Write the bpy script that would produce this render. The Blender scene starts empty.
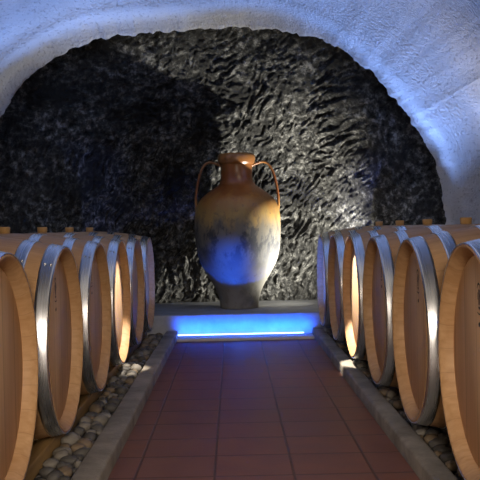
import bpy, bmesh, math, random
from mathutils import Vector, Matrix, noise
random.seed(7)
PI = math.pi
scene = bpy.context.scene
C = scene.collection
R = math.radians

# ------------------------------------------------------------------ camera
CAM_H = 0.72
F_PX = 880.0
cam_d = bpy.data.cameras.new('camera')
cam = bpy.data.objects.new('camera', cam_d)
C.objects.link(cam)
cam_d.sensor_width = 36.0
cam_d.lens = F_PX / 480.0 * 36.0
cam_d.clip_start = 0.05
yaw = 7.0 / F_PX
pitch = 12.0 / F_PX
roll = R(1.2)
cam_rot = (Matrix.Rotation(-yaw, 4, 'Z') @ Matrix.Rotation(PI/2 - pitch, 4, 'X') @ Matrix.Rotation(-roll, 4, 'Z'))
cam.matrix_world = Matrix.Translation((0, 0, CAM_H)) @ cam_rot
scene.camera = cam

def on_plane(px, py, y):
    """Where the line of sight through a photo point meets the plane at depth y (used to measure the place)."""
    d = cam_rot.to_3x3() @ Vector(((px - 240) / F_PX, (240 - py) / F_PX, -1))
    t = y / d.y
    return Vector((d.x * t, y, CAM_H + d.z * t))

# ------------------------------------------------------------------ helpers
def obj(name, bm, mat=None, parent=None, smooth=True):
    me = bpy.data.meshes.new(name)
    bmesh.ops.recalc_face_normals(bm, faces=bm.faces)
    bm.to_mesh(me); bm.free()
    if smooth:
        for p in me.polygons: p.use_smooth = True
    o = bpy.data.objects.new(name, me)
    C.objects.link(o)
    if mat: me.materials.append(mat)
    if parent: o.parent = parent
    return o

def tag(o, label=None, cat=None, group=None, kind=None):
    if label: o['label'] = label
    if cat: o['category'] = cat
    if group: o['group'] = group
    if kind: o['kind'] = kind
    return o

def empty(name, loc=(0, 0, 0), rz=0.0):
    o = bpy.data.objects.new(name, None)
    o.empty_display_size = 0.1
    C.objects.link(o)
    o.location = loc; o.rotation_euler = (0, 0, rz)
    return o

def copy_tree(o, parent=None):
    c = o.copy(); C.objects.link(c); c.parent = parent
    for ch in list(o.children): copy_tree(ch, c)
    return c

def lathe_x(bm, prof, seg=72, close=False):
    """revolve (x, r) about the x axis"""
    rings = []
    for x, r in prof:
        if r < 1e-6:
            rings.append([bm.verts.new((x, 0, 0))])
        else:
            rings.append([bm.verts.new((x, r*math.cos(2*PI*i/seg), r*math.sin(2*PI*i/seg))) for i in range(seg)])
    pairs = list(zip(rings, rings[1:]))
    if close: pairs.append((rings[-1], rings[0]))
    for a, b in pairs:
        for i in range(seg):
            j = (i+1) % seg
            if len(a) == 1 and len(b) == 1: continue
            if len(a) == 1: bm.faces.new((a[0], b[i], b[j]))
            elif len(b) == 1: bm.faces.new((a[i], a[j], b[0]))
            else: bm.faces.new((a[i], a[j], b[j], b[i]))

def lathe_z(bm, prof, seg=64):
    rings = []
    for r, z in prof:
        if r < 1e-6: rings.append([bm.verts.new((0, 0, z))])
        else: rings.append([bm.verts.new((r*math.cos(2*PI*i/seg), r*math.sin(2*PI*i/seg), z)) for i in range(seg)])
    for a, b in zip(rings, rings[1:]):
        for i in range(seg):
            j = (i+1) % seg
            if len(a) == 1 and len(b) == 1: continue
            if len(a) == 1: bm.faces.new((a[0], b[i], b[j]))
            elif len(b) == 1: bm.faces.new((a[i], a[j], b[0]))
            else: bm.faces.new((a[i], a[j], b[j], b[i]))

def box(bm, x0, x1, y0, y1, z0, z1, bev=0.0):
    m = bmesh.ops.create_cube(bm, size=1.0)
    vs = m['verts']
    for v in vs:
        v.co = Vector(((x0+x1)/2 + v.co.x*(x1-x0), (y0+y1)/2 + v.co.y*(y1-y0), (z0+z1)/2 + v.co.z*(z1-z0)))
    if bev > 0:
        es = list({e for v in vs for e in v.link_edges})
        bmesh.ops.bevel(bm, geom=es, offset=bev, segments=3, affect='EDGES', profile=0.5)

def tube(bm, pts, radii, seg=12):
    """sweep an ellipse (ra, rb) along pts lying in the xz plane"""
    rings = []
    n = len(pts)
    for k, p in enumerate(pts):
        a = pts[max(k-1, 0)]; b = pts[min(k+1, n-1)]
        t = (Vector(b) - Vector(a)).normalized()
        side = Vector((0, 1, 0)); nrm = t.cross(side).normalized()
        ra, rb = radii[k] if isinstance(radii, list) else radii
        rings.append([bm.verts.new(Vector(p) + nrm*ra*math.cos(2*PI*i/seg) + side*rb*math.sin(2*PI*i/seg)) for i in range(seg)])
    for a, b in zip(rings, rings[1:]):
        for i in range(seg):
            j = (i+1) % seg
            bm.faces.new((a[i], a[j], b[j], b[i]))
    bm.faces.new(rings[0]); bm.faces.new(rings[-1])

def catmull(pts, n=8):
    out = []
    P = [pts[0]] + list(pts) + [pts[-1]]
    for i in range(1, len(P)-2):
        p0, p1, p2, p3 = [Vector(p) for p in P[i-1:i+3]]
        for k in range(n):
            t = k / n
            out.append(0.5*((2*p1) + (-p0+p2)*t + (2*p0-5*p1+4*p2-p3)*t*t + (-p0+3*p1-3*p2+p3)*t*t*t))
    out.append(Vector(pts[-1]))
    return out

# ------------------------------------------------------------------ node helpers
class NT:
    def __init__(self, name):
        self.m = bpy.data.materials.new(name); self.m.use_nodes = True
        self.t = self.m.node_tree; self.t.nodes.clear()
        self.out = self.t.nodes.new('ShaderNodeOutputMaterial')
        self.b = self.n('ShaderNodeBsdfPrincipled')
        self.l(self.b.outputs[0], self.out.inputs[0])
    def n(self, kind, **kw):
        nd = self.t.nodes.new(kind)
        for k, v in kw.items(): setattr(nd, k, v)
        return nd
    def l(self, a, b): self.t.links.new(a, b)
    def put(self, sock, v):
        if hasattr(v, 'is_linked') or isinstance(v, bpy.types.NodeSocket): self.l(v, sock)
        else: sock.default_value = v
    def math(self, op, a, b=0.0, c=None, clamp=False):
        nd = self.n('ShaderNodeMath', operation=op, use_clamp=clamp)
        self.put(nd.inputs[0], a); self.put(nd.inputs[1], b)
        if c is not None: self.put(nd.inputs[2], c)
        return nd.outputs[0]
    def mix(self, f, a, b, blend='MIX'):
        nd = self.n('ShaderNodeMix', data_type='RGBA', blend_type=blend)
        self.put(nd.inputs[0], f)
        self.put(nd.inputs[6], a if not isinstance(a, tuple) else (*a, 1))
        self.put(nd.inputs[7], b if not isinstance(b, tuple) else (*b, 1))
        return nd.outputs[2]
    def ramp(self, f, stops):
        nd = self.n('ShaderNodeValToRGB')
        el = nd.color_ramp.elements
        while len(el) < len(stops): el.new(0.5)
        for e, (p, c) in zip(el, stops):
            e.position = p; e.color = (*c, 1) if len(c) == 3 else c
        self.l(f, nd.inputs[0])
        return nd.outputs[0]
    def coord(self, which='Object', scale=(1, 1, 1), rot=(0, 0, 0), loc=(0, 0, 0)):
        tc = self.n('ShaderNodeTexCoord'); mp = self.n('ShaderNodeMapping')
        mp.inputs['Scale'].default_value = scale; mp.inputs['Rotation'].default_value = rot
        mp.inputs['Location'].default_value = loc
        self.l(tc.outputs[which], mp.inputs[0])
        return mp.outputs[0]
    def noise(self, vec, scale, detail=4, rough=0.55, dist=0.0):
        nd = self.n('ShaderNodeTexNoise')
        nd.inputs['Scale'].default_value = scale; nd.inputs['Detail'].default_value = detail
        nd.inputs['Roughness'].default_value = rough; nd.inputs['Distortion'].default_value = dist
        self.l(vec, nd.inputs['Vector'])
        return nd.outputs['Fac']
    def bump(self, h, strength, dist=0.01, normal=None):
        nd = self.n('ShaderNodeBump'); nd.inputs['Strength'].default_value = strength
        nd.inputs['Distance'].default_value = dist
        self.l(h, nd.inputs['Height'])
        if normal is not None: self.l(normal, nd.inputs['Normal'])
        return nd.outputs[0]
    def set(self, **kw):
        names = dict(color='Base Color', rough='Roughness', metal='Metallic', normal='Normal', spec='Specular IOR Level',
                     aniso='Anisotropic', emis='Emission Color', emis_s='Emission Strength', tangent='Tangent', coat='Coat Weight')
        for k, v in kw.items():
            s = self.b.inputs[names[k]]
            if isinstance(v, tuple) and len(v) == 3: v = (*v, 1)
            self.put(s, v)
        return self.m
    def sep(self, vec):
        nd = self.n('ShaderNodeSeparateXYZ'); self.l(vec, nd.inputs[0]); return nd.outputs
    def white(self, w):
        nd = self.n('ShaderNodeTexWhiteNoise', noise_dimensions='1D'); self.put(nd.inputs['W'], w); return nd.outputs['Value']
    def rnd(self): return self.n('ShaderNodeObjectInfo').outputs['Random']

# ------------------------------------------------------------------ materials
def oak_staves():
    a = NT('oak_staves')
    s = a.sep(a.coord('Object'))
    ang = a.math('MULTIPLY', a.math('ADD', a.math('DIVIDE', a.math('ARCTAN2', s[2], s[1]), 2*PI), 0.5), 26)
    idx = a.math('FLOOR', ang); fr = a.math('FRACT', ang)
    v = a.white(a.math('ADD', idx, a.math('MULTIPLY', a.rnd(), 91)))
    edge = a.math('ABSOLUTE', a.math('SUBTRACT', fr, 0.5))
    joint = a.math('GREATER_THAN', edge, 0.482)
    g = a.noise(a.coord('Object', scale=(3, 60, 60)), 1.0, 5, 0.6)
    col = a.ramp(g, [(0.25, (0.35, 0.195, 0.085)), (0.75, (0.51, 0.32, 0.165))])
    col = a.mix(a.math('MULTIPLY', v, 0.28), col, (0.36, 0.17, 0.055))
    col = a.mix(a.math('MULTIPLY', joint, 0.28), col, (0.16, 0.075, 0.03))
    return a.set(color=col, rough=0.55, normal=a.bump(a.math('SUBTRACT', g, joint), 0.25, 0.003), spec=0.3)
def oak_head():
    a = NT('oak_head')
    s = a.sep(a.coord('Object'))
    bd = a.math('ADD', a.math('MULTIPLY', s[1], 9.5), 0.3)
    idx = a.math('FLOOR', bd); fr = a.math('FRACT', bd)
    v = a.white(a.math('ADD', idx, a.math('MULTIPLY', a.rnd(), 57)))
    joint = a.math('GREATER_THAN', a.math('ABSOLUTE', a.math('SUBTRACT', fr, 0.5)), 0.482)
    g = a.noise(a.coord('Object', scale=(30, 55, 2.2)), 1.0, 6, 0.62)
    col = a.ramp(g, [(0.25, (0.58, 0.36, 0.20)), (0.75, (0.74, 0.50, 0.30))])
    col = a.mix(a.math('MULTIPLY', v, 0.3), col, (0.52, 0.31, 0.16))
    col = a.mix(a.math('MULTIPLY', joint, 0.5), col, (0.2, 0.1, 0.045))
    return a.set(color=col, rough=0.6, normal=a.bump(a.math('SUBTRACT', g, joint), 0.2, 0.003), spec=0.25)
def steel():
    a = NT('galvanised_steel')
    g = a.noise(a.coord('Object', scale=(160, 3, 3)), 1.0, 4, 0.6)
    col = a.ramp(g, [(0.3, (0.62, 0.63, 0.64)), (0.7, (0.72, 0.73, 0.74))])
    ro = a.math('MULTIPLY_ADD', g, 0.05, 0.25)
    tn = a.n('ShaderNodeTangent', direction_type='RADIAL', axis='X')
    return a.set(color=col, metal=1.0, rough=ro, aniso=0.55, tangent=tn.outputs[0])
def simple_wood(name, c0, c1, sc):
    a = NT(name)
    g = a.noise(a.coord('Object', scale=sc), 1.0, 5, 0.6)
    return a.set(color=a.ramp(g, [(0.3, c0), (0.7, c1)]), rough=0.65, normal=a.bump(g, 0.2, 0.003), spec=0.25)
def flat_mat(name, c, rough=0.7):
    a = NT(name)
    g = a.noise(a.coord('Object'), 30, 4)
    return a.set(color=a.mix(g, tuple(x*0.8 for x in c), c), rough=rough)
def plaster():
    a = NT('lime_plaster')
    co = a.coord('Object')
    n1 = a.noise(co, 55, 5, 0.6); n2 = a.noise(co, 3.0, 4)
    pits = a.math('LESS_THAN', a.noise(a.coord('Object', scale=(60, 22, 60)), 1.0, 2, 0.5), 0.36)
    col = a.ramp(n2, [(0.3, (0.60, 0.585, 0.56)), (0.7, (0.72, 0.71, 0.69))])
    col = a.mix(a.math('MULTIPLY', pits, 0.5), col, (0.36, 0.33, 0.31))
    h = a.math('SUBTRACT', n1, a.math('MULTIPLY', pits, 0.25))
    return a.set(color=col, rough=0.9, normal=a.bump(h, 1.0, 0.022), spec=0.1)
def rock():
    a = NT('tuff_rock')
    co = a.coord('Object')
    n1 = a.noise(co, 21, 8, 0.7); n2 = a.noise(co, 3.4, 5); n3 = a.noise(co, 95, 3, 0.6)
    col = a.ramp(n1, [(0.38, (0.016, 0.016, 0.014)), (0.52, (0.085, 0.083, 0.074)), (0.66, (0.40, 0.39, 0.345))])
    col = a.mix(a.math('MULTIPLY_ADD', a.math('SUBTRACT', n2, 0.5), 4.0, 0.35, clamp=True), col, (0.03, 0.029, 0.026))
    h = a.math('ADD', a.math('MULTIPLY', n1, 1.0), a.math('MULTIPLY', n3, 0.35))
    return a.set(color=col, rough=0.92, normal=a.bump(h, 0.9, 0.03), spec=0.15)
def terracotta():
    a = NT('terracotta_tiles')
    s = a.sep(a.coord('Object'))
    T = 0.232
    u = a.math('DIVIDE', a.math('ADD', s[0], 0.068 + 40*T), T); v = a.math('DIVIDE', a.math('ADD', s[1], 40*T + 0.006), T)
    iu, iv = a.math('FLOOR', u), a.math('FLOOR', v)
    eu = a.math('ABSOLUTE', a.math('SUBTRACT', a.math('FRACT', u), 0.5)); ev = a.math('ABSOLUTE', a.math('SUBTRACT', a.math('FRACT', v), 0.5))
    e = a.math('MAXIMUM', eu, a.math('ADD', ev, 0.007))
    gr = a.n('ShaderNodeMapRange', interpolation_type='SMOOTHSTEP')
    gr.inputs[1].default_value = 0.478; gr.inputs[2].default_value = 0.49; a.l(e, gr.inputs[0])
    grout = gr.outputs[0]
    w = a.white(a.math('ADD', a.math('MULTIPLY', iu, 13.7), a.math('MULTIPLY', iv, 3.1)))
    n = a.noise(a.coord('Object'), 9, 6, 0.62)
    n2 = a.noise(a.coord('Object'), 60, 4, 0.6)
    col = a.ramp(n, [(0.3, (0.120, 0.041, 0.022)), (0.7, (0.195, 0.080, 0.046))])
    col = a.mix(a.math('MULTIPLY', w, 0.45), col, (0.135, 0.058, 0.045))
    col = a.mix(a.math('MULTIPLY', grout, 0.7), col, (0.035, 0.019, 0.015))
    h = a.math('SUBTRACT', a.math('MULTIPLY', n2, 0.25), grout)
    ro = a.math('MULTIPLY_ADD', n, 0.25, 0.40)
    return a.set(color=col, rough=ro, normal=a.bump(h, 0.5, 0.004), spec=0.35)
def concrete(name, c0, c1, bump=0.5):
    a = NT(name)
    co = a.coord('Object')
    n = a.noise(co, 7, 6, 0.65); n2 = a.noise(co, 80, 4, 0.6)
    return a.set(color=a.ramp(n, [(0.3, c0), (0.7, c1)]), rough=0.85, normal=a.bump(n2, bump, 0.005), spec=0.2)
def pebble_mat(name, c0, c1):
    a = NT(name)
    n = a.noise(a.coord('Object'), 38, 5, 0.6)
    col = a.ramp(n, [(0.3, c0), (0.7, c1)])
    col = a.mix(a.math('MULTIPLY', a.rnd(), 0.45), col, tuple(x*0.45 for x in c0))
    return a.set(color=col, rough=0.62, normal=a.bump(n, 0.2, 0.003), spec=0.35)
def gravel_mat():
    a = NT('gravel')
    vo = a.n('ShaderNodeTexVoronoi'); vo.inputs['Scale'].default_value = 26
    a.l(a.coord('Object'), vo.inputs['Vector'])
    col = a.mix(vo.outputs['Distance'], (0.13, 0.115, 0.095), (0.03, 0.026, 0.022))
    return a.set(color=col, rough=0.8, normal=a.bump(a.math('SUBTRACT', 1.0, vo.outputs['Distance']), 1.0, 0.03))
def amphora_mat():
    a = NT('glazed_terracotta')
    co = a.coord('Object'); s = a.sep(co); z = s[2]
    n = a.noise(co, 7.0, 6, 0.62); nf = a.noise(co, 32, 5, 0.65)
    drip = a.noise(a.coord('Object', scale=(14, 14, 2.6)), 1.0, 5, 0.6)
    zz = a.math('ADD', z, a.math('MULTIPLY', a.math('SUBTRACT', drip, 0.5), 0.22))
    zr = a.n('ShaderNodeMapRange'); zr.inputs[1].default_value = 0.0; zr.inputs[2].default_value = 1.09
    a.l(zz, zr.inputs[0])
    col = a.ramp(zr.outputs[0], [(0.0, (0.27, 0.25, 0.20)), (0.2, (0.23, 0.215, 0.175)), (0.40, (0.185, 0.18, 0.155)), (0.52, (0.24, 0.20, 0.13)), (0.60, (0.50, 0.31, 0.085)),
                                 (0.69, (0.46, 0.21, 0.05)), (0.74, (0.30, 0.105, 0.028)), (0.86, (0.27, 0.085, 0.022)), (1.0, (0.42, 0.19, 0.055))])
    # dark worn patches on the belly
    def band(z0, z1, soft):
        up = a.n('ShaderNodeMapRange', interpolation_type='SMOOTHSTEP'); a.l(z, up.inputs[0])
        up.inputs[1].default_value = z0; up.inputs[2].default_value = z0 + soft
        dn = a.n('ShaderNodeMapRange', interpolation_type='SMOOTHSTEP'); a.l(z, dn.inputs[0])
        dn.inputs[1].default_value = z1 - soft; dn.inputs[2].default_value = z1
        return a.math('MULTIPLY', up.outputs[0], a.math('SUBTRACT', 1.0, dn.outputs[0]))
    bl = a.math('MULTIPLY', band(0.22, 0.76, 0.26), a.math('MULTIPLY_ADD', a.math('SUBTRACT', a.noise(a.coord('Object', scale=(1, 1, 0.55), loc=(0.3, 0.1, 0.2)), 8.5, 7, 0.7, 0.2), 0.485), 13.0, 0.0, clamp=True))
    col = a.mix(a.math('MULTIPLY', bl, 0.9), col, (0.05, 0.052, 0.058))
    lo = a.math('MULTIPLY', band(-0.05, 0.30, 0.1), a.math('MULTIPLY_ADD', a.math('SUBTRACT', n, 0.5), 7.0, 0.0, clamp=True))
    col = a.mix(a.math('MULTIPLY', lo, 0.65), col, (0.10, 0.09, 0.07))
    spk = a.math('MULTIPLY', a.math('GREATER_THAN', nf, 0.62), 0.45)
    col = a.mix(spk, col, (0.13, 0.10, 0.07))
    col = a.mix(1.0, col, (0.68, 0.68, 0.68), 'MULTIPLY')
    ro = a.n('ShaderNodeMapRange'); a.l(zz, ro.inputs[0])
    ro.inputs[1].default_value = 0.6; ro.inputs[2].default_value = 0.85; ro.inputs[3].default_value = 0.7; ro.inputs[4].default_value = 0.28
    return a.set(color=col, rough=ro.outputs[0], normal=a.bump(nf, 0.25, 0.006), spec=0.45)
def led_mat():
    a = NT('blue_led')
    return a.set(color=(0.5, 0.6, 1.0), emis=(0.42, 0.58, 1.0), emis_s=3.5)

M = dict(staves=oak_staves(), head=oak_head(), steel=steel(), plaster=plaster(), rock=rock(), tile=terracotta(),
         kerb=concrete('kerb_stone', (0.13, 0.115, 0.095), (0.30, 0.27, 0.23)), slab=concrete('pale_slab', (0.40, 0.375, 0.32), (0.52, 0.49, 0.43)),
         plinth=concrete('plinth_stone', (0.22, 0.22, 0.21), (0.34, 0.335, 0.32), 0.3), gravel=gravel_mat(), amphora=amphora_mat(), led=led_mat(),
         bung=simple_wood('bung_wood', (0.42, 0.23, 0.08), (0.58, 0.36, 0.15), (40, 40, 8)),
         beam=simple_wood('pine_beam', (0.20, 0.12, 0.045), (0.33, 0.21, 0.085), (40, 3, 40)),
         burn=flat_mat('branding_burn', (0.035, 0.02, 0.012)))
PEB = [('pale grey', pebble_mat('pebble_pale', (0.13, 0.115, 0.095), (0.21, 0.19, 0.16))),
       ('dark grey', pebble_mat('pebble_dark', (0.05, 0.045, 0.04), (0.09, 0.083, 0.073))),
       ('sandy brown', pebble_mat('pebble_brown', (0.115, 0.08, 0.05), (0.18, 0.135, 0.085)))]

# ------------------------------------------------------------------ the vault and the rock
YE = 5.75
edge_px = [(-17, 352), (-17, 300), (-17, 240), (-14, 190), (-9, 150), (0, 118), (10, 101), (24, 82), (42, 66), (66, 52), (90, 42), (108, 37),
           (135, 34), (160, 32), (200, 30), (240, 28), (272, 29), (300, 34), (322, 40), (342, 51), (360, 62), (377, 78), (392, 95), (404, 109),
           (411, 122), (420, 133), (430, 150), (436, 168), (440, 186), (443, 205), (446, 225), (448, 260), (449, 300), (450, 346)]
E = [on_plane(px, py, YE) for px, py in edge_px]
E[0].z = 0.0; E[-1].z = 0.0
E = catmull(E, 8)
ctr = Vector((-0.09, YE, 0.62))
def ring(y, off, rough=0.0, seed=0.0):
    out = []
    for k, p in enumerate(E):
        a = E[max(k-1, 0)]; b = E[min(k+1, len(E)-1)]
        t = (b - a).normalized(); nrm = Vector((-t.z, 0, t.x))
        if nrm.dot(p - ctr) < 0: nrm = -nrm
        m_ = 1 - 0.72*min(1, max(0, (p.x-0.35)/0.5)) if y > 5.3 and y < 5.75 else 1
        q = Vector((p.x, y, p.z)) + nrm * off * m_
        if rough:
            q += nrm * rough * (noise.noise(Vector((p.x*12, p.z*12, seed))) + 0.8*noise.noise(Vector((p.x*38, p.z*38, seed+3))))
        q.z = max(q.z, 0.0)
        out.append(q)
    out[0].z = -0.02; out[-1].z = -0.02
    return out
prof = [(6.15, 0.14, 0), (5.92, 0.05, 0), (5.80, 0.012, 0.020), (5.755, 0.0, 0.022), (5.74, 0.016, 0.020), (5.72, 0.036, 0.016), (5.695, 0.056, 0.012),
        (5.66, 0.070, 0.010), (5.58, 0.078, 0.008), (5.48, 0.083, 0.007), (5.44, 0.088, 0.007), (5.415, 0.104, 0.007), (5.39, 0.122, 0.006), (5.34, 0.132, 0.006), (5.1, 0.135, 0.006)]
y = 4.9
while y > -1.3:
    prof.append((y, 0.135, 0.008)); y -= 0.3
prof.append((-1.6, 0.135, 0.0))
rings = [ring(y_, o_, r_, i*0.13) for i, (y_, o_, r_) in enumerate(prof)]
nE = len(E)
iL = next(i for i, p in enumerate(E) if p.z > 1.0); iR = nE - 1 - next(i for i, p in enumerate(reversed(E)) if p.z > 1.0)
for nm, i0, i1 in (('wall_left', 0, iL), ('ceiling', iL, iR), ('wall_right', iR, nE-1)):
    bm = bmesh.new()
    g = [[bm.verts.new(r_[i]) for i in range(i0, i1+1)] for r_ in rings]
    for a, b in zip(g, g[1:]):
        for i in range(len(a)-1): bm.faces.new((a[i], a[i+1], b[i+1], b[i]))
    tag(obj(nm, bm, M['plaster']), kind='structure')
bm = bmesh.new()
back = [bm.verts.new(p) for p in rings[-1]]
bm.faces.new(back)
tag(obj('wall_front', bm, M['plaster'], smooth=False), kind='structure')

# chiselled rock recess closing the vault
def sstep(a, b, x):
    t = min(1, max(0, (x-a)/(b-a))); return t*t*(3-2*t)
def rock_y(x, z):
    zc = max(0.0, z)
    hw = 1.50 if x < -0.08 else 1.46
    rho = ((abs(x+0.08)/hw)**2.5 + (zc/2.1)**2.5)**(1/2.5)
    yy = 5.96 + 0.88*(1 - sstep(0.50, 1.02, rho))
    ed = 1 - 0.7*sstep(0.75, 1.0, rho)
    w = Vector((x*1.1, z*1.1, 4.0))
    yy += ed*(0.13*noise.noise(w) + 0.10*noise.noise(w*2.7) + 0.05*noise.noise(w*6))
    # chisel strokes: short narrow ridges, steep low on the wall and flatter towards the crown
    wx = x + 0.06*noise.noise(Vector((x*5, z*5, 1))) + 0.02*noise.noise(Vector((x*13, z*13, 2))); wz = z + 0.06*noise.noise(Vector((x*5, z*5, 5))) + 0.02*noise.noise(Vector((x*13, z*13, 6)))
    def strokes(deg, off):
        c, s_ = math.cos(R(deg)), math.sin(R(deg))
        u, v = wx*c + wz*s_, -wx*s_ + wz*c
        r1 = noise.noise(Vector((u*11, v*29, off)))
        r2 = noise.noise(Vector((u*24, v*60, off+5)))
        return 0.055*r1 + 0.042*r2
    k = sstep(1.15, 1.75, z + 0.5*noise.noise(Vector((x*2, z*2, 11))))
    st = 0.0
    if k < 1: st += (1-k)*strokes(62, 2.0)
    if k > 0: st += k*strokes(18, 30.0)
    gate = 0.55 + 0.9*max(0, 0.5 + noise.noise(Vector((x*5, z*5, 17))))
    yy -= ed*(st*gate + 0.018*noise.noise(Vector((x*19, z*19, 3.0))) + 0.014*noise.noise(Vector((x*44, z*44, 8.0))))
    return max(yy, 5.945)
bm = bmesh.new()
NX, NZ = 540, 360
x0, x1, z0, z1 = -1.8, 1.7, -0.05, 2.3
g = []
for j in range(NZ+1):
    z = z0 + (z1-z0)*j/NZ
    g.append([bm.verts.new((x0 + (x1-x0)*i/NX, rock_y(x0 + (x1-x0)*i/NX, z), z)) for i in range(NX+1)])
for j in range(NZ):
    for i in range(NX): bm.faces.new((g[j][i], g[j][i+1], g[j+1][i+1], g[j+1][i]))
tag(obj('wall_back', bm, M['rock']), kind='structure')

# ------------------------------------------------------------------ floor, kerbs, threshold, gravel beds
KL0, KL1, KR0, KR1 = -0.377, -0.456, 0.512, 0.582
bm = bmesh.new(); box(bm, -1.9, 1.9, -1.7, 7.4, -0.08, 0.0)
tag(obj('floor', bm, M['tile'], smooth=False), kind='structure')

PY0, PZ = 5.812, 0.152           # front and top of the plinth
def kerb(name, xa, xb):
    bm = bmesh.new()
    x0, x1 = min(xa, xb), max(xa, xb)
    L = -1.4
    ys = [L]
    while ys[-1] < PY0 - 0.02: ys.append(min(ys[-1] + 0.09, PY0 - 0.005))
    prof_ = [(x0, 0.0), (x0, 0.042), (x0+0.003, 0.048), (x0+0.009, 0.051), (x1-0.009, 0.051), (x1-0.003, 0.048), (x1, 0.042), (x1, 0.0)]
    rows = []
    for yy in ys:
        rows.append([bm.verts.new((px + 0.0025*noise.noise(Vector((yy*4, px*30, 1))), yy, pz + (0.002*noise.noise(Vector((yy*5, px*30, 6))) if pz > 0 else 0))) for px, pz in prof_])
    for a, b in zip(rows, rows[1:]):
        for i in range(len(prof_)-1): bm.faces.new((a[i], a[i+1], b[i+1], b[i]))
    bm.faces.new(rows[0]); bm.faces.new(rows[-1])
    return tag(obj(name, bm, M['kerb']), kind='structure')
kerb('trim_1', KL0, KL1); kerb('trim_2', KR0, KR1)
bm = bmesh.new(); box(bm, KL0+0.004, KR0-0.004, PY0-0.20, PY0-0.03, 0.0, 0.018, 0.004)
tag(obj('trim_3', bm, M['slab']), kind='structure')

def bed(name, xa, xb):
    bm = bmesh.new()
    nx, ny = 24, 110
    g = []
    for j in range(ny+1):
        yy = -1.4 + (5.79+1.4)*j/ny
        g.append([bm.verts.new((xa + (xb-xa)*i/nx, yy, 0.012 + 0.004*noise.noise(Vector((xa + (xb-xa)*i/nx, yy, 0))*22))) for i in range(nx+1)])
    for j in range(ny):
        for i in range(nx): bm.faces.new((g[j][i], g[j][i+1], g[j+1][i+1], g[j+1][i]))
    return bm

# ------------------------------------------------------------------ wooden rails under the barrel rows
RAILS = {'left': (-0.578, -0.645), 'right': (0.690, 0.757)}
def rail(side, label):
    xa, xb = RAILS[side]; x0, x1 = min(xa, xb), max(xa, xb)
    h = 0.068 if side == 'left' else 0.0565
    bm = bmesh.new(); box(bm, x0, x1, 1.2, 5.78, 0.0185, h, 0.004)
    o = obj('wooden_rail', bm, M['beam'])
    return tag(o, label, 'rail', 'wooden rails under the barrels')
rail('left', 'squared wooden rail lying on the pebbles under the left row of barrels')
rail('right', 'squared wooden rail lying on the pebbles under the right row of barrels')

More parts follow.
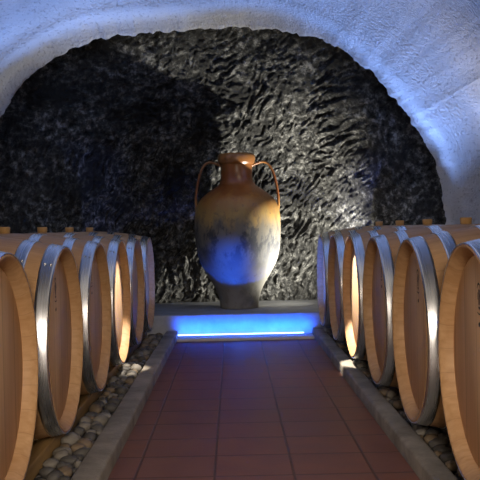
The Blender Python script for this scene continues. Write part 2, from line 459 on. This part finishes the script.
# ------------------------------------------------------------------ barrels
HL, RB, RC = 0.375, 0.335, 0.288
BZ = 0.383
def br(x): return RB - (RB-RC)*(abs(x)/HL)**1.9
def make_barrel():
    root = empty('wine_barrel')
    pr = [(-HL+0.046, 0.261), (-HL+0.020, 0.265), (-HL+0.003, 0.278), (-HL, 0.281), (-HL, RC-0.003), (-HL+0.003, RC)]
    n = 22
    for k in range(1, n): 
        x = -HL + 0.003 + (2*HL-0.006)*k/n
        pr.append((x, br(x)))
    pr += [(-a, b) for a, b in reversed(pr[:6])]
    bm = bmesh.new(); lathe_x(bm, pr, 104)
    body = obj('stave_body', bm, M['staves'], root)
    for s in (1, -1):
        bm = bmesh.new()
        xo, xi = s*(HL-0.036), s*(HL-0.056)
        lathe_x(bm, [(xo, 0), (xo, 0.261), (xo-s*0.004, 0.2645), (xi, 0.264), (xi, 0)], 72)
        hd = obj('barrel_head', bm, M['head'], root)
        # branded emblem, burnt into the boards
        bm = bmesh.new()
        xs = s*(HL-0.0355)
        def stroke(pts, w):
            pts = [Vector(p) for p in pts]
            L, Rr = [], []
            for k, p in enumerate(pts):
                t = (pts[min(k+1, len(pts)-1)] - pts[max(k-1, 0)]).normalized()
                nn = Vector((-t.y, t.x)); ww = w[k] if isinstance(w, list) else w
                a_, b_ = p + nn*ww, p - nn*ww
                L.append(bm.verts.new((xs, s*a_.x, a_.y))); Rr.append(bm.verts.new((xs, s*b_.x, b_.y)))
            for k in range(len(pts)-1): bm.faces.new((L[k], L[k+1], Rr[k+1], Rr[k]))
        zc = 0.158
        stroke([(0.000, zc+0.020), (0.001, zc+0.004), (-0.001, zc-0.018)], [0.004, 0.006, 0.0045])
        stroke([(-0.006, zc-0.022), (0.0, zc-0.027), (0.006, zc-0.022)], 0.0035)
        stroke([(-0.016, zc+0.022), (-0.010, zc+0.031), (-0.002, zc+0.034), (0.006, zc+0.030), (0.010, zc+0.022)], [0.0014, 0.0022, 0.0028, 0.0022, 0.0014])
        stroke([(0.009, zc+0.020), (0.014, zc+0.012), (0.012, zc+0.002)], 0.0016)
        stroke([(-0.012, zc+0.012), (-0.014, zc+0.002), (-0.009, zc-0.006)], 0.0016)
        stroke([(-0.016, zc-0.036), (-0.008, zc-0.039), (0.0, zc-0.040), (0.008, zc-0.039), (0.016, zc-0.036)], 0.0017)
        obj('brand_emblem', bm, M['burn'], hd, smooth=False)
        bm = bmesh.new()
        stroke([(-0.008, 0.091), (-0.001, 0.0935), (0.008, 0.094)], [0.0035, 0.006, 0.004])
        obj('brand_spot', bm, M['burn'], hd, smooth=False)
        # hoops: at the chime, on the quarter and on the bilge
        for nm, xa, xb in (('chime_hoop', HL-0.001, HL-0.043), ('quarter_hoop', HL-0.085, HL-0.122), ('bilge_hoop', HL-0.215, HL-0.255)):
            bm = bmesh.new(); m_ = 6
            outer = [(xa + (xb-xa)*k/m_, br(xa + (xb-xa)*k/m_) + 0.0022) for k in range(m_+1)]
            inner = [(x, r-0.0026) for x, r in reversed(outer)]
            lathe_x(bm, [(s*x, r) for x, r in outer + inner], 104, close=True)
            bmesh.ops.bevel(bm, geom=[e for e in bm.edges if e.calc_face_angle(0) > 1.0], offset=0.0006, segments=1, affect='EDGES')
            hp = obj(nm, bm, M['steel'], root)
            bm = bmesh.new()
            for k in range(2):
                q = bmesh.ops.create_uvsphere(bm, u_segments=8, v_segments=5, radius=0.005)
                x = xa + (xb-xa)*(0.3+0.4*k); a_ = R(55)
                for v in q['verts']: v.co = Vector((s*x + v.co.x, (br(x)+0.0025)*math.cos(a_)*-s + v.co.y, (br(x)+0.0025)*math.sin(a_) + v.co.z))
            obj('rivets', bm, M['steel'], hp)
    bm = bmesh.new(); lathe_z(bm, [(0, RB-0.01), (0.021, RB-0.01), (0.0235, RB+0.020), (0.023, RB+0.024), (0.021, RB+0.0255), (0, RB+0.0255)], 28)
    obj('bung', bm, M['bung'], root)
    return root
ordn = ['nearest', 'second', 'third', 'fourth', 'fifth', 'farthest']
YL = [2.055, 2.765, 3.472, 4.165, 4.86, 5.545]
YR = [2.10, 2.795, 3.487, 4.178, 4.869, 5.560]
LX, RX = -0.525, 0.551
extra_l = ['its head cut off by the picture edge', 'with a thin dark mark', 'with a faint mark', 'lit brightly low on its rim',
           'just before the last barrel', 'beside the blue plinth, its rim tinted blue']
extra_r = ['with the largest brand mark', 'with a dark emblem and spot', 'with a plainly lit head', 'with a brightly lit head',
           'just before the last barrel', 'beside the blue plinth, its rim glowing blue']
proto = make_barrel()
first = True
for i in range(6):
    for side in ('left', 'right'):
        o = proto if first else copy_tree(proto); first = False
        e = (extra_l if side == 'left' else extra_r)[i].replace('sunlit ', 'lit ')
        k = {'nearest': 'nearest', 'farthest': 'farthest'}.get(ordn[i], ordn[i] + ' from the front')
        if ordn[i] in ('nearest', 'farthest'): lab = '%s oak barrel of the %s row, %s' % (ordn[i], side, e)
        else: lab = '%s oak barrel from the front of the %s row, %s' % (ordn[i], side, e)
        tag(o, lab, 'barrel', 'oak wine barrels lying in two rows')
        if side == 'left': o.location = (LX-HL, YL[i], BZ); o.rotation_euler = (0, 0, R(random.uniform(-0.5, 0.5)))
        else: o.location = (RX+HL, YR[i], BZ); o.rotation_euler = (0, 0, PI + R(random.uniform(-0.5, 0.5)))

# ------------------------------------------------------------------ plinth with its LED strip
root = empty('plinth', (0.02, PY0, 0))
bm = bmesh.new()
x0, x1 = -1.18, 1.16
nx, ny = 90, 40
g = []
for j in range(ny+1):
    row = []
    for i in range(nx+1):
        xx = x0 + (x1-x0)*i/nx
        yb = min(rock_y(xx+dx, PZ+dz) for dx in (-0.014, -0.007, 0, 0.007, 0.014) for dz in (-0.01, -0.004, 0, 0.004)) - 0.012
        yy = PY0 + 0.012 + (yb-PY0-0.012)*j/ny
        row.append(bm.verts.new((xx, yy, PZ + 0.002*noise.noise(Vector((xx, yy, 2))*9))))
    g.append(row)
for j in range(ny):
    for i in range(nx): bm.faces.new((g[j][i], g[j][i+1], g[j+1][i+1], g[j+1][i]))
mid = [bm.verts.new((v.co.x, PY0+0.002, PZ-0.006)) for v in g[0]]
low = [bm.verts.new((v.co.x, PY0, 0.0)) for v in g[0]]
for i in range(nx):
    bm.faces.new((g[0][i], mid[i], mid[i+1], g[0][i+1])); bm.faces.new((mid[i], low[i], low[i+1], mid[i+1]))
bm.transform(Matrix.Translation((-0.02, -PY0, 0)))
obj('stone_step', bm, M['plinth'], root)
bm = bmesh.new(); box(bm, -0.385, 0.455, -0.026, -0.012, 0.019, 0.0255, 0.002)
bm.transform(Matrix.Translation((-0.02, 0, 0)))
led = obj('light_strip', bm, M['led'], root); led['label'] = 'glowing blue white light strip'
bm = bmesh.new(); box(bm, -0.39, 0.46, -0.029, -0.0005, 0.0, 0.018, 0.001); bm.transform(Matrix.Translation((-0.02, 0, 0)))
obj('strip_channel', bm, M['slab'], root)
tag(root, 'low stone plinth with a blue lit front, carrying the tall amphora', 'plinth')

# ------------------------------------------------------------------ the amphora
AX, AY = 0.036, 6.27
S = AY/F_PX
am = empty('amphora', (AX, AY, PZ+0.0025))
key = [(19, 0), (19.5, 5), (21, 12), (25, 22), (32, 34), (38.2, 46), (41.4, 58), (42.6, 70), (42.9, 80), (42.4, 92), (40.6, 101), (36.5, 108.5), (30.5, 114), (24, 118.5), (18.6, 122.5),
       (16.4, 127), (15.6, 133), (15.6, 139), (16.0, 142.5)]
pr = [(p.x, p.y) for p in catmull([Vector((a, b, 0)) for a, b in key], 6)]
pr += [(17.4, 143.2), (18.3, 145), (18.8, 148), (18.6, 151), (17.6, 153), (16, 153.6), (14.2, 152.5), (13.3, 149), (13, 140), (13.2, 128), (20, 118)]
pr = [(0, 0), (16, 0), (18, 0.4)] + pr
bm = bmesh.new(); lathe_z(bm, [(r*S, z*S) for r, z in pr], 96)
for v in bm.verts:   # hand-thrown unevenness
    n_ = 1 + 0.012*noise.noise(Vector((v.co.x*5, v.co.y*5, v.co.z*4)))
    v.co.x *= n_; v.co.y *= n_
obj('vessel_body', bm, M['amphora'], am)
for s in (-1, 1):
    hp = [(14.5, 141), (20, 143.5), (26, 145.2), (31, 143.5), (35, 138), (38, 129), (40.3, 118), (41.2, 108), (41.0, 99), (39.6, 94)]
    pts = catmull([Vector((s*a*S, 0, b*S)) for a, b in hp], 6)
    bm = bmesh.new(); tube(bm, pts, (0.0095, 0.016), 14)
    obj('handle', bm, M['amphora'], am)
tag(am, 'tall two-handled terracotta amphora with worn glaze standing on the plinth', 'amphora')

# ------------------------------------------------------------------ pebbles
def pebble_bm(seed, sub=2):
    bm = bmesh.new()
    bmesh.ops.create_icosphere(bm, subdivisions=sub, radius=1.0)
    rr = random.Random(seed)
    off = Vector((seed*3.1, seed*1.7, seed*0.9))
    ax = (1.0, rr.uniform(0.66, 0.88), rr.uniform(0.46, 0.64))
    for v in bm.verts:
        k = 1 + 0.22*noise.noise(v.co*1.1 + off) + 0.06*noise.noise(v.co*2.6 + off)
        v.co = Vector((v.co.x*k*ax[0], v.co.y*k*ax[1], v.co.z*k*ax[2]))
    m = max(abs(v.co.x) for v in bm.verts)
    for v in bm.verts: v.co /= m
    return bm
variants = []
for s in range(12):
    bm = pebble_bm(s+1)
    me = bpy.data.meshes.new('pebble'); bm.to_mesh(me); bm.free()
    for p in me.polygons: p.use_smooth = True
    me.materials.append(PEB[(0, 1, 2, 1, 0, 2, 1, 0, 1, 2, 0, 1)[s]][1])
    variants.append((me, PEB[(0, 1, 2, 1, 0, 2, 1, 0, 1, 2, 0, 1)[s]][0], min(v.co.z for v in me.vertices), max(v.co.z for v in me.vertices)))
def scatter(x0, x1, y0, y1, rmin, rmax, tries, placed, rng):
    out = []
    for _ in range(tries):
        r = rng.uniform(rmin, rmax)
        if x1 - x0 <= 2*r*0.8: r = (x1-x0)/2.2
        x, y = rng.uniform(x0+r*0.8, x1-r*0.8), rng.uniform(y0, y1)
        if any((x-a)**2 + (y-b)**2 < ((r+c)*0.86)**2 for a, b, c in placed): continue
        placed.append((x, y, r)); out.append((x, y, r))
    return out
rng = random.Random(3)
for side, x0, x1 in (('left', -0.575, -0.458), ('right', 0.584, 0.688)):
    near, placed = [], []
    near += scatter(x0, x1, 2.42, 5.74, 0.024, 0.033, 1500, placed, rng)
    near += scatter(x0, x1, 2.42, 5.74, 0.015, 0.022, 2500, placed, rng)
    near.sort(key=lambda q: -(q[2] / q[1]))
    near, far = near[:148], near[148:]
    for x, y, r in near:
        me, colr, zmin, zmax = rng.choice(variants)
        o = bpy.data.objects.new('pebble', me); C.objects.link(o)
        r *= rng.uniform(0.98, 1.12)
        o.scale = (r, r, r*rng.uniform(0.95, 1.15)); o.rotation_euler = (rng.uniform(-0.18, 0.18), rng.uniform(-0.18, 0.18), rng.uniform(0, 2*PI))
        o.location = (x, y, 0.0175 - zmin*r*0.97)
        size = 'large' if r > 0.0235 else 'small'
        tag(o, '%s %s rounded pebble in the strip along the %s kerb' % (size, colr, side), 'pebble', '%s %s pebbles along the %s kerb' % (size, colr, side))
    # the rest of the stones: the uncounted bed, one object
    xa, xb = (-1.45, -0.458) if side == 'left' else (0.584, 1.33)
    bm = bed('gravel', xa, xb)
    rest = list(far)
    pl2 = list(placed)
    ru = RAILS[side]; ua, ub = (xa+0.02, min(ru)-0.01) if side == 'left' else (max(ru)+0.01, xb-0.02)
    rest += scatter(ua, ub, 2.0, 5.74, 0.012, 0.022, 2600, pl2, rng)
    for x, y, r in rest:
        me, _, zmin, _ = rng.choice(variants)
        mt = Matrix.Translation((x, y, 0.0145 - zmin*r*0.9)) @ Matrix.Rotation(rng.uniform(0, 2*PI), 4, 'Z') @ Matrix.Scale(r, 4)
        b2 = bmesh.new(); b2.from_mesh(me); b2.transform(mt)
        vm = [bm.verts.new(v.co) for v in b2.verts]
        for f in b2.faces: bm.faces.new([vm[v.index] for v in f.verts])
        b2.free()
    o = obj('gravel', bm, M['gravel'])
    tag(o, 'bed of small dark gravel under the %s row of barrels' % side, 'gravel', kind='stuff')

# ------------------------------------------------------------------ light
def lamp(kind, name, loc, target, energy, color, **kw):
    d = bpy.data.lights.new(name, kind); d.energy = energy; d.color = color
    for k, v in kw.items(): setattr(d, k, v)
    o = bpy.data.objects.new(name, d); C.objects.link(o)
    o.location = loc
    o.rotation_euler = (Vector(target) - Vector(loc)).to_track_quat('-Z', 'Y').to_euler()
    return o
# lamp at the cellar entrance behind the camera; the side pair is added fill for the heads
lamp('AREA', 'entrance_lamp', (0.05, -0.9, 1.15), (0.0, 2.2, 0.20), 6.5, (1.0, 0.86, 0.72), shape='RECTANGLE', size=0.3, size_y=0.3, spread=R(46))
for s_ in (-1, 1):
    lamp('AREA', 'side_fill', (s_*0.95, 0.35, 1.30), (-s_*0.70, 2.6, 0.15), 1.25, (1.0, 0.80, 0.60), shape='RECTANGLE', size=0.5, size_y=0.4, spread=R(56))
# added soft overhead fill for barrel heads and hoop tops, no fixture there
lamp('AREA', 'overhead_fill', (0.0, 2.6, 1.95), (0.0, 2.6, 0.0), 1.5, (1.0, 0.92, 0.85), shape='RECTANGLE', size=0.4, size_y=2.4)
# white uplight on the plinth behind the last right-hand barrel
lamp('SPOT', 'plinth_lamp', (0.74, 6.08, 0.28), (0.10, 6.90, 1.15), 150, (1.0, 0.97, 0.90), spot_size=R(124), spot_blend=0.75, shadow_soft_size=0.02)
# blue lights washing the end of the vault
for s_ in (-1, 1):
    lamp('SPOT', 'blue_wash_lamp', (s_*1.06, 6.10, 0.50), (s_*0.80, 5.22, 1.34), 190, (0.22, 0.40, 1.0), spot_size=R(72), spot_blend=0.55, shadow_soft_size=0.03)
# blue spot on the amphora
lamp('SPOT', 'blue_amphora_lamp', (-0.10, 5.35, 0.10), (-0.01, 6.0, 0.47), 85.0, (0.008, 0.10, 1.0), spot_size=R(29), spot_blend=1.0, shadow_soft_size=0.02)
lamp('POINT', 'blue_fill', (0.03, 5.62, 0.12), (0, 0, 0), 0.35, (0.04, 0.16, 1.0), shadow_soft_size=0.03)  # added blue point fill for the end barrel rims and plinth, no fixture
# added warm fill on the shoulder of the amphora, no actual fixture
lamp('SPOT', 'amphora_fill', (0.55, 4.6, 1.75), (0.045, 6.15, 1.02), 11, (1.0, 0.80, 0.50), spot_size=R(17), spot_blend=0.8, shadow_soft_size=0.02)
# blue spots on the last barrel of each row
lamp('SPOT', 'blue_barrel_lamp', (0.02, 5.24, 0.14), (0.60, 5.80, 0.46), 60, (0.03, 0.14, 1.0), spot_size=R(38), spot_blend=0.6, shadow_soft_size=0.02)
lamp('SPOT', 'blue_barrel_lamp', (0.02, 5.22, 0.14), (-0.56, 5.78, 0.50), 20, (0.10, 0.22, 1.0), spot_size=R(38), spot_blend=0.6, shadow_soft_size=0.02)
# added fill in open air above the rows, tones down the vault's blue
lamp('SPOT', 'vault_fill', (1.15, 4.5, 0.86), (1.30, 4.75, 1.8), 9, (1.0, 0.88, 0.74), spot_size=R(120), spot_blend=0.8, shadow_soft_size=0.1)
lamp('SPOT', 'vault_fill', (-1.15, 4.4, 0.86), (-1.25, 4.6, 1.8), 6, (1.0, 0.88, 0.78), spot_size=R(120), spot_blend=0.8, shadow_soft_size=0.1)
# added unseen area light boosting the LED strip's blue on the plinth front
lamp('AREA', 'plinth_front_fill', (0.035, PY0-0.17, 0.026), (0.035, PY0, 0.072), 8.0, (0.003, 0.095, 1.0), shape='RECTANGLE', size=0.92, size_y=0.02, spread=R(64))
# narrow downlights onto the inner ends of the fourth barrels
lamp('SPOT', 'downlight_right', (-0.05, 4.24, 1.95), (0.588, 4.25, 0.25), 900, (1.0, 0.9, 0.76), spot_size=R(9.6), spot_blend=0.3, shadow_soft_size=0.015)
lamp('SPOT', 'downlight_left', (0.07, 4.24, 1.95), (-0.53, 4.25, 0.25), 520, (1.0, 0.9, 0.76), spot_size=R(10.5), spot_blend=0.3, shadow_soft_size=0.015)

w = bpy.data.worlds.new('world'); scene.world = w; w.use_nodes = True
w.node_tree.nodes['Background'].inputs[0].default_value = (0.35, 0.42, 0.6, 1)
w.node_tree.nodes['Background'].inputs[1].default_value = 0.02
scene.view_settings.view_transform = 'Standard'
scene.view_settings.look = 'None'
scene.view_settings.exposure = 0.0
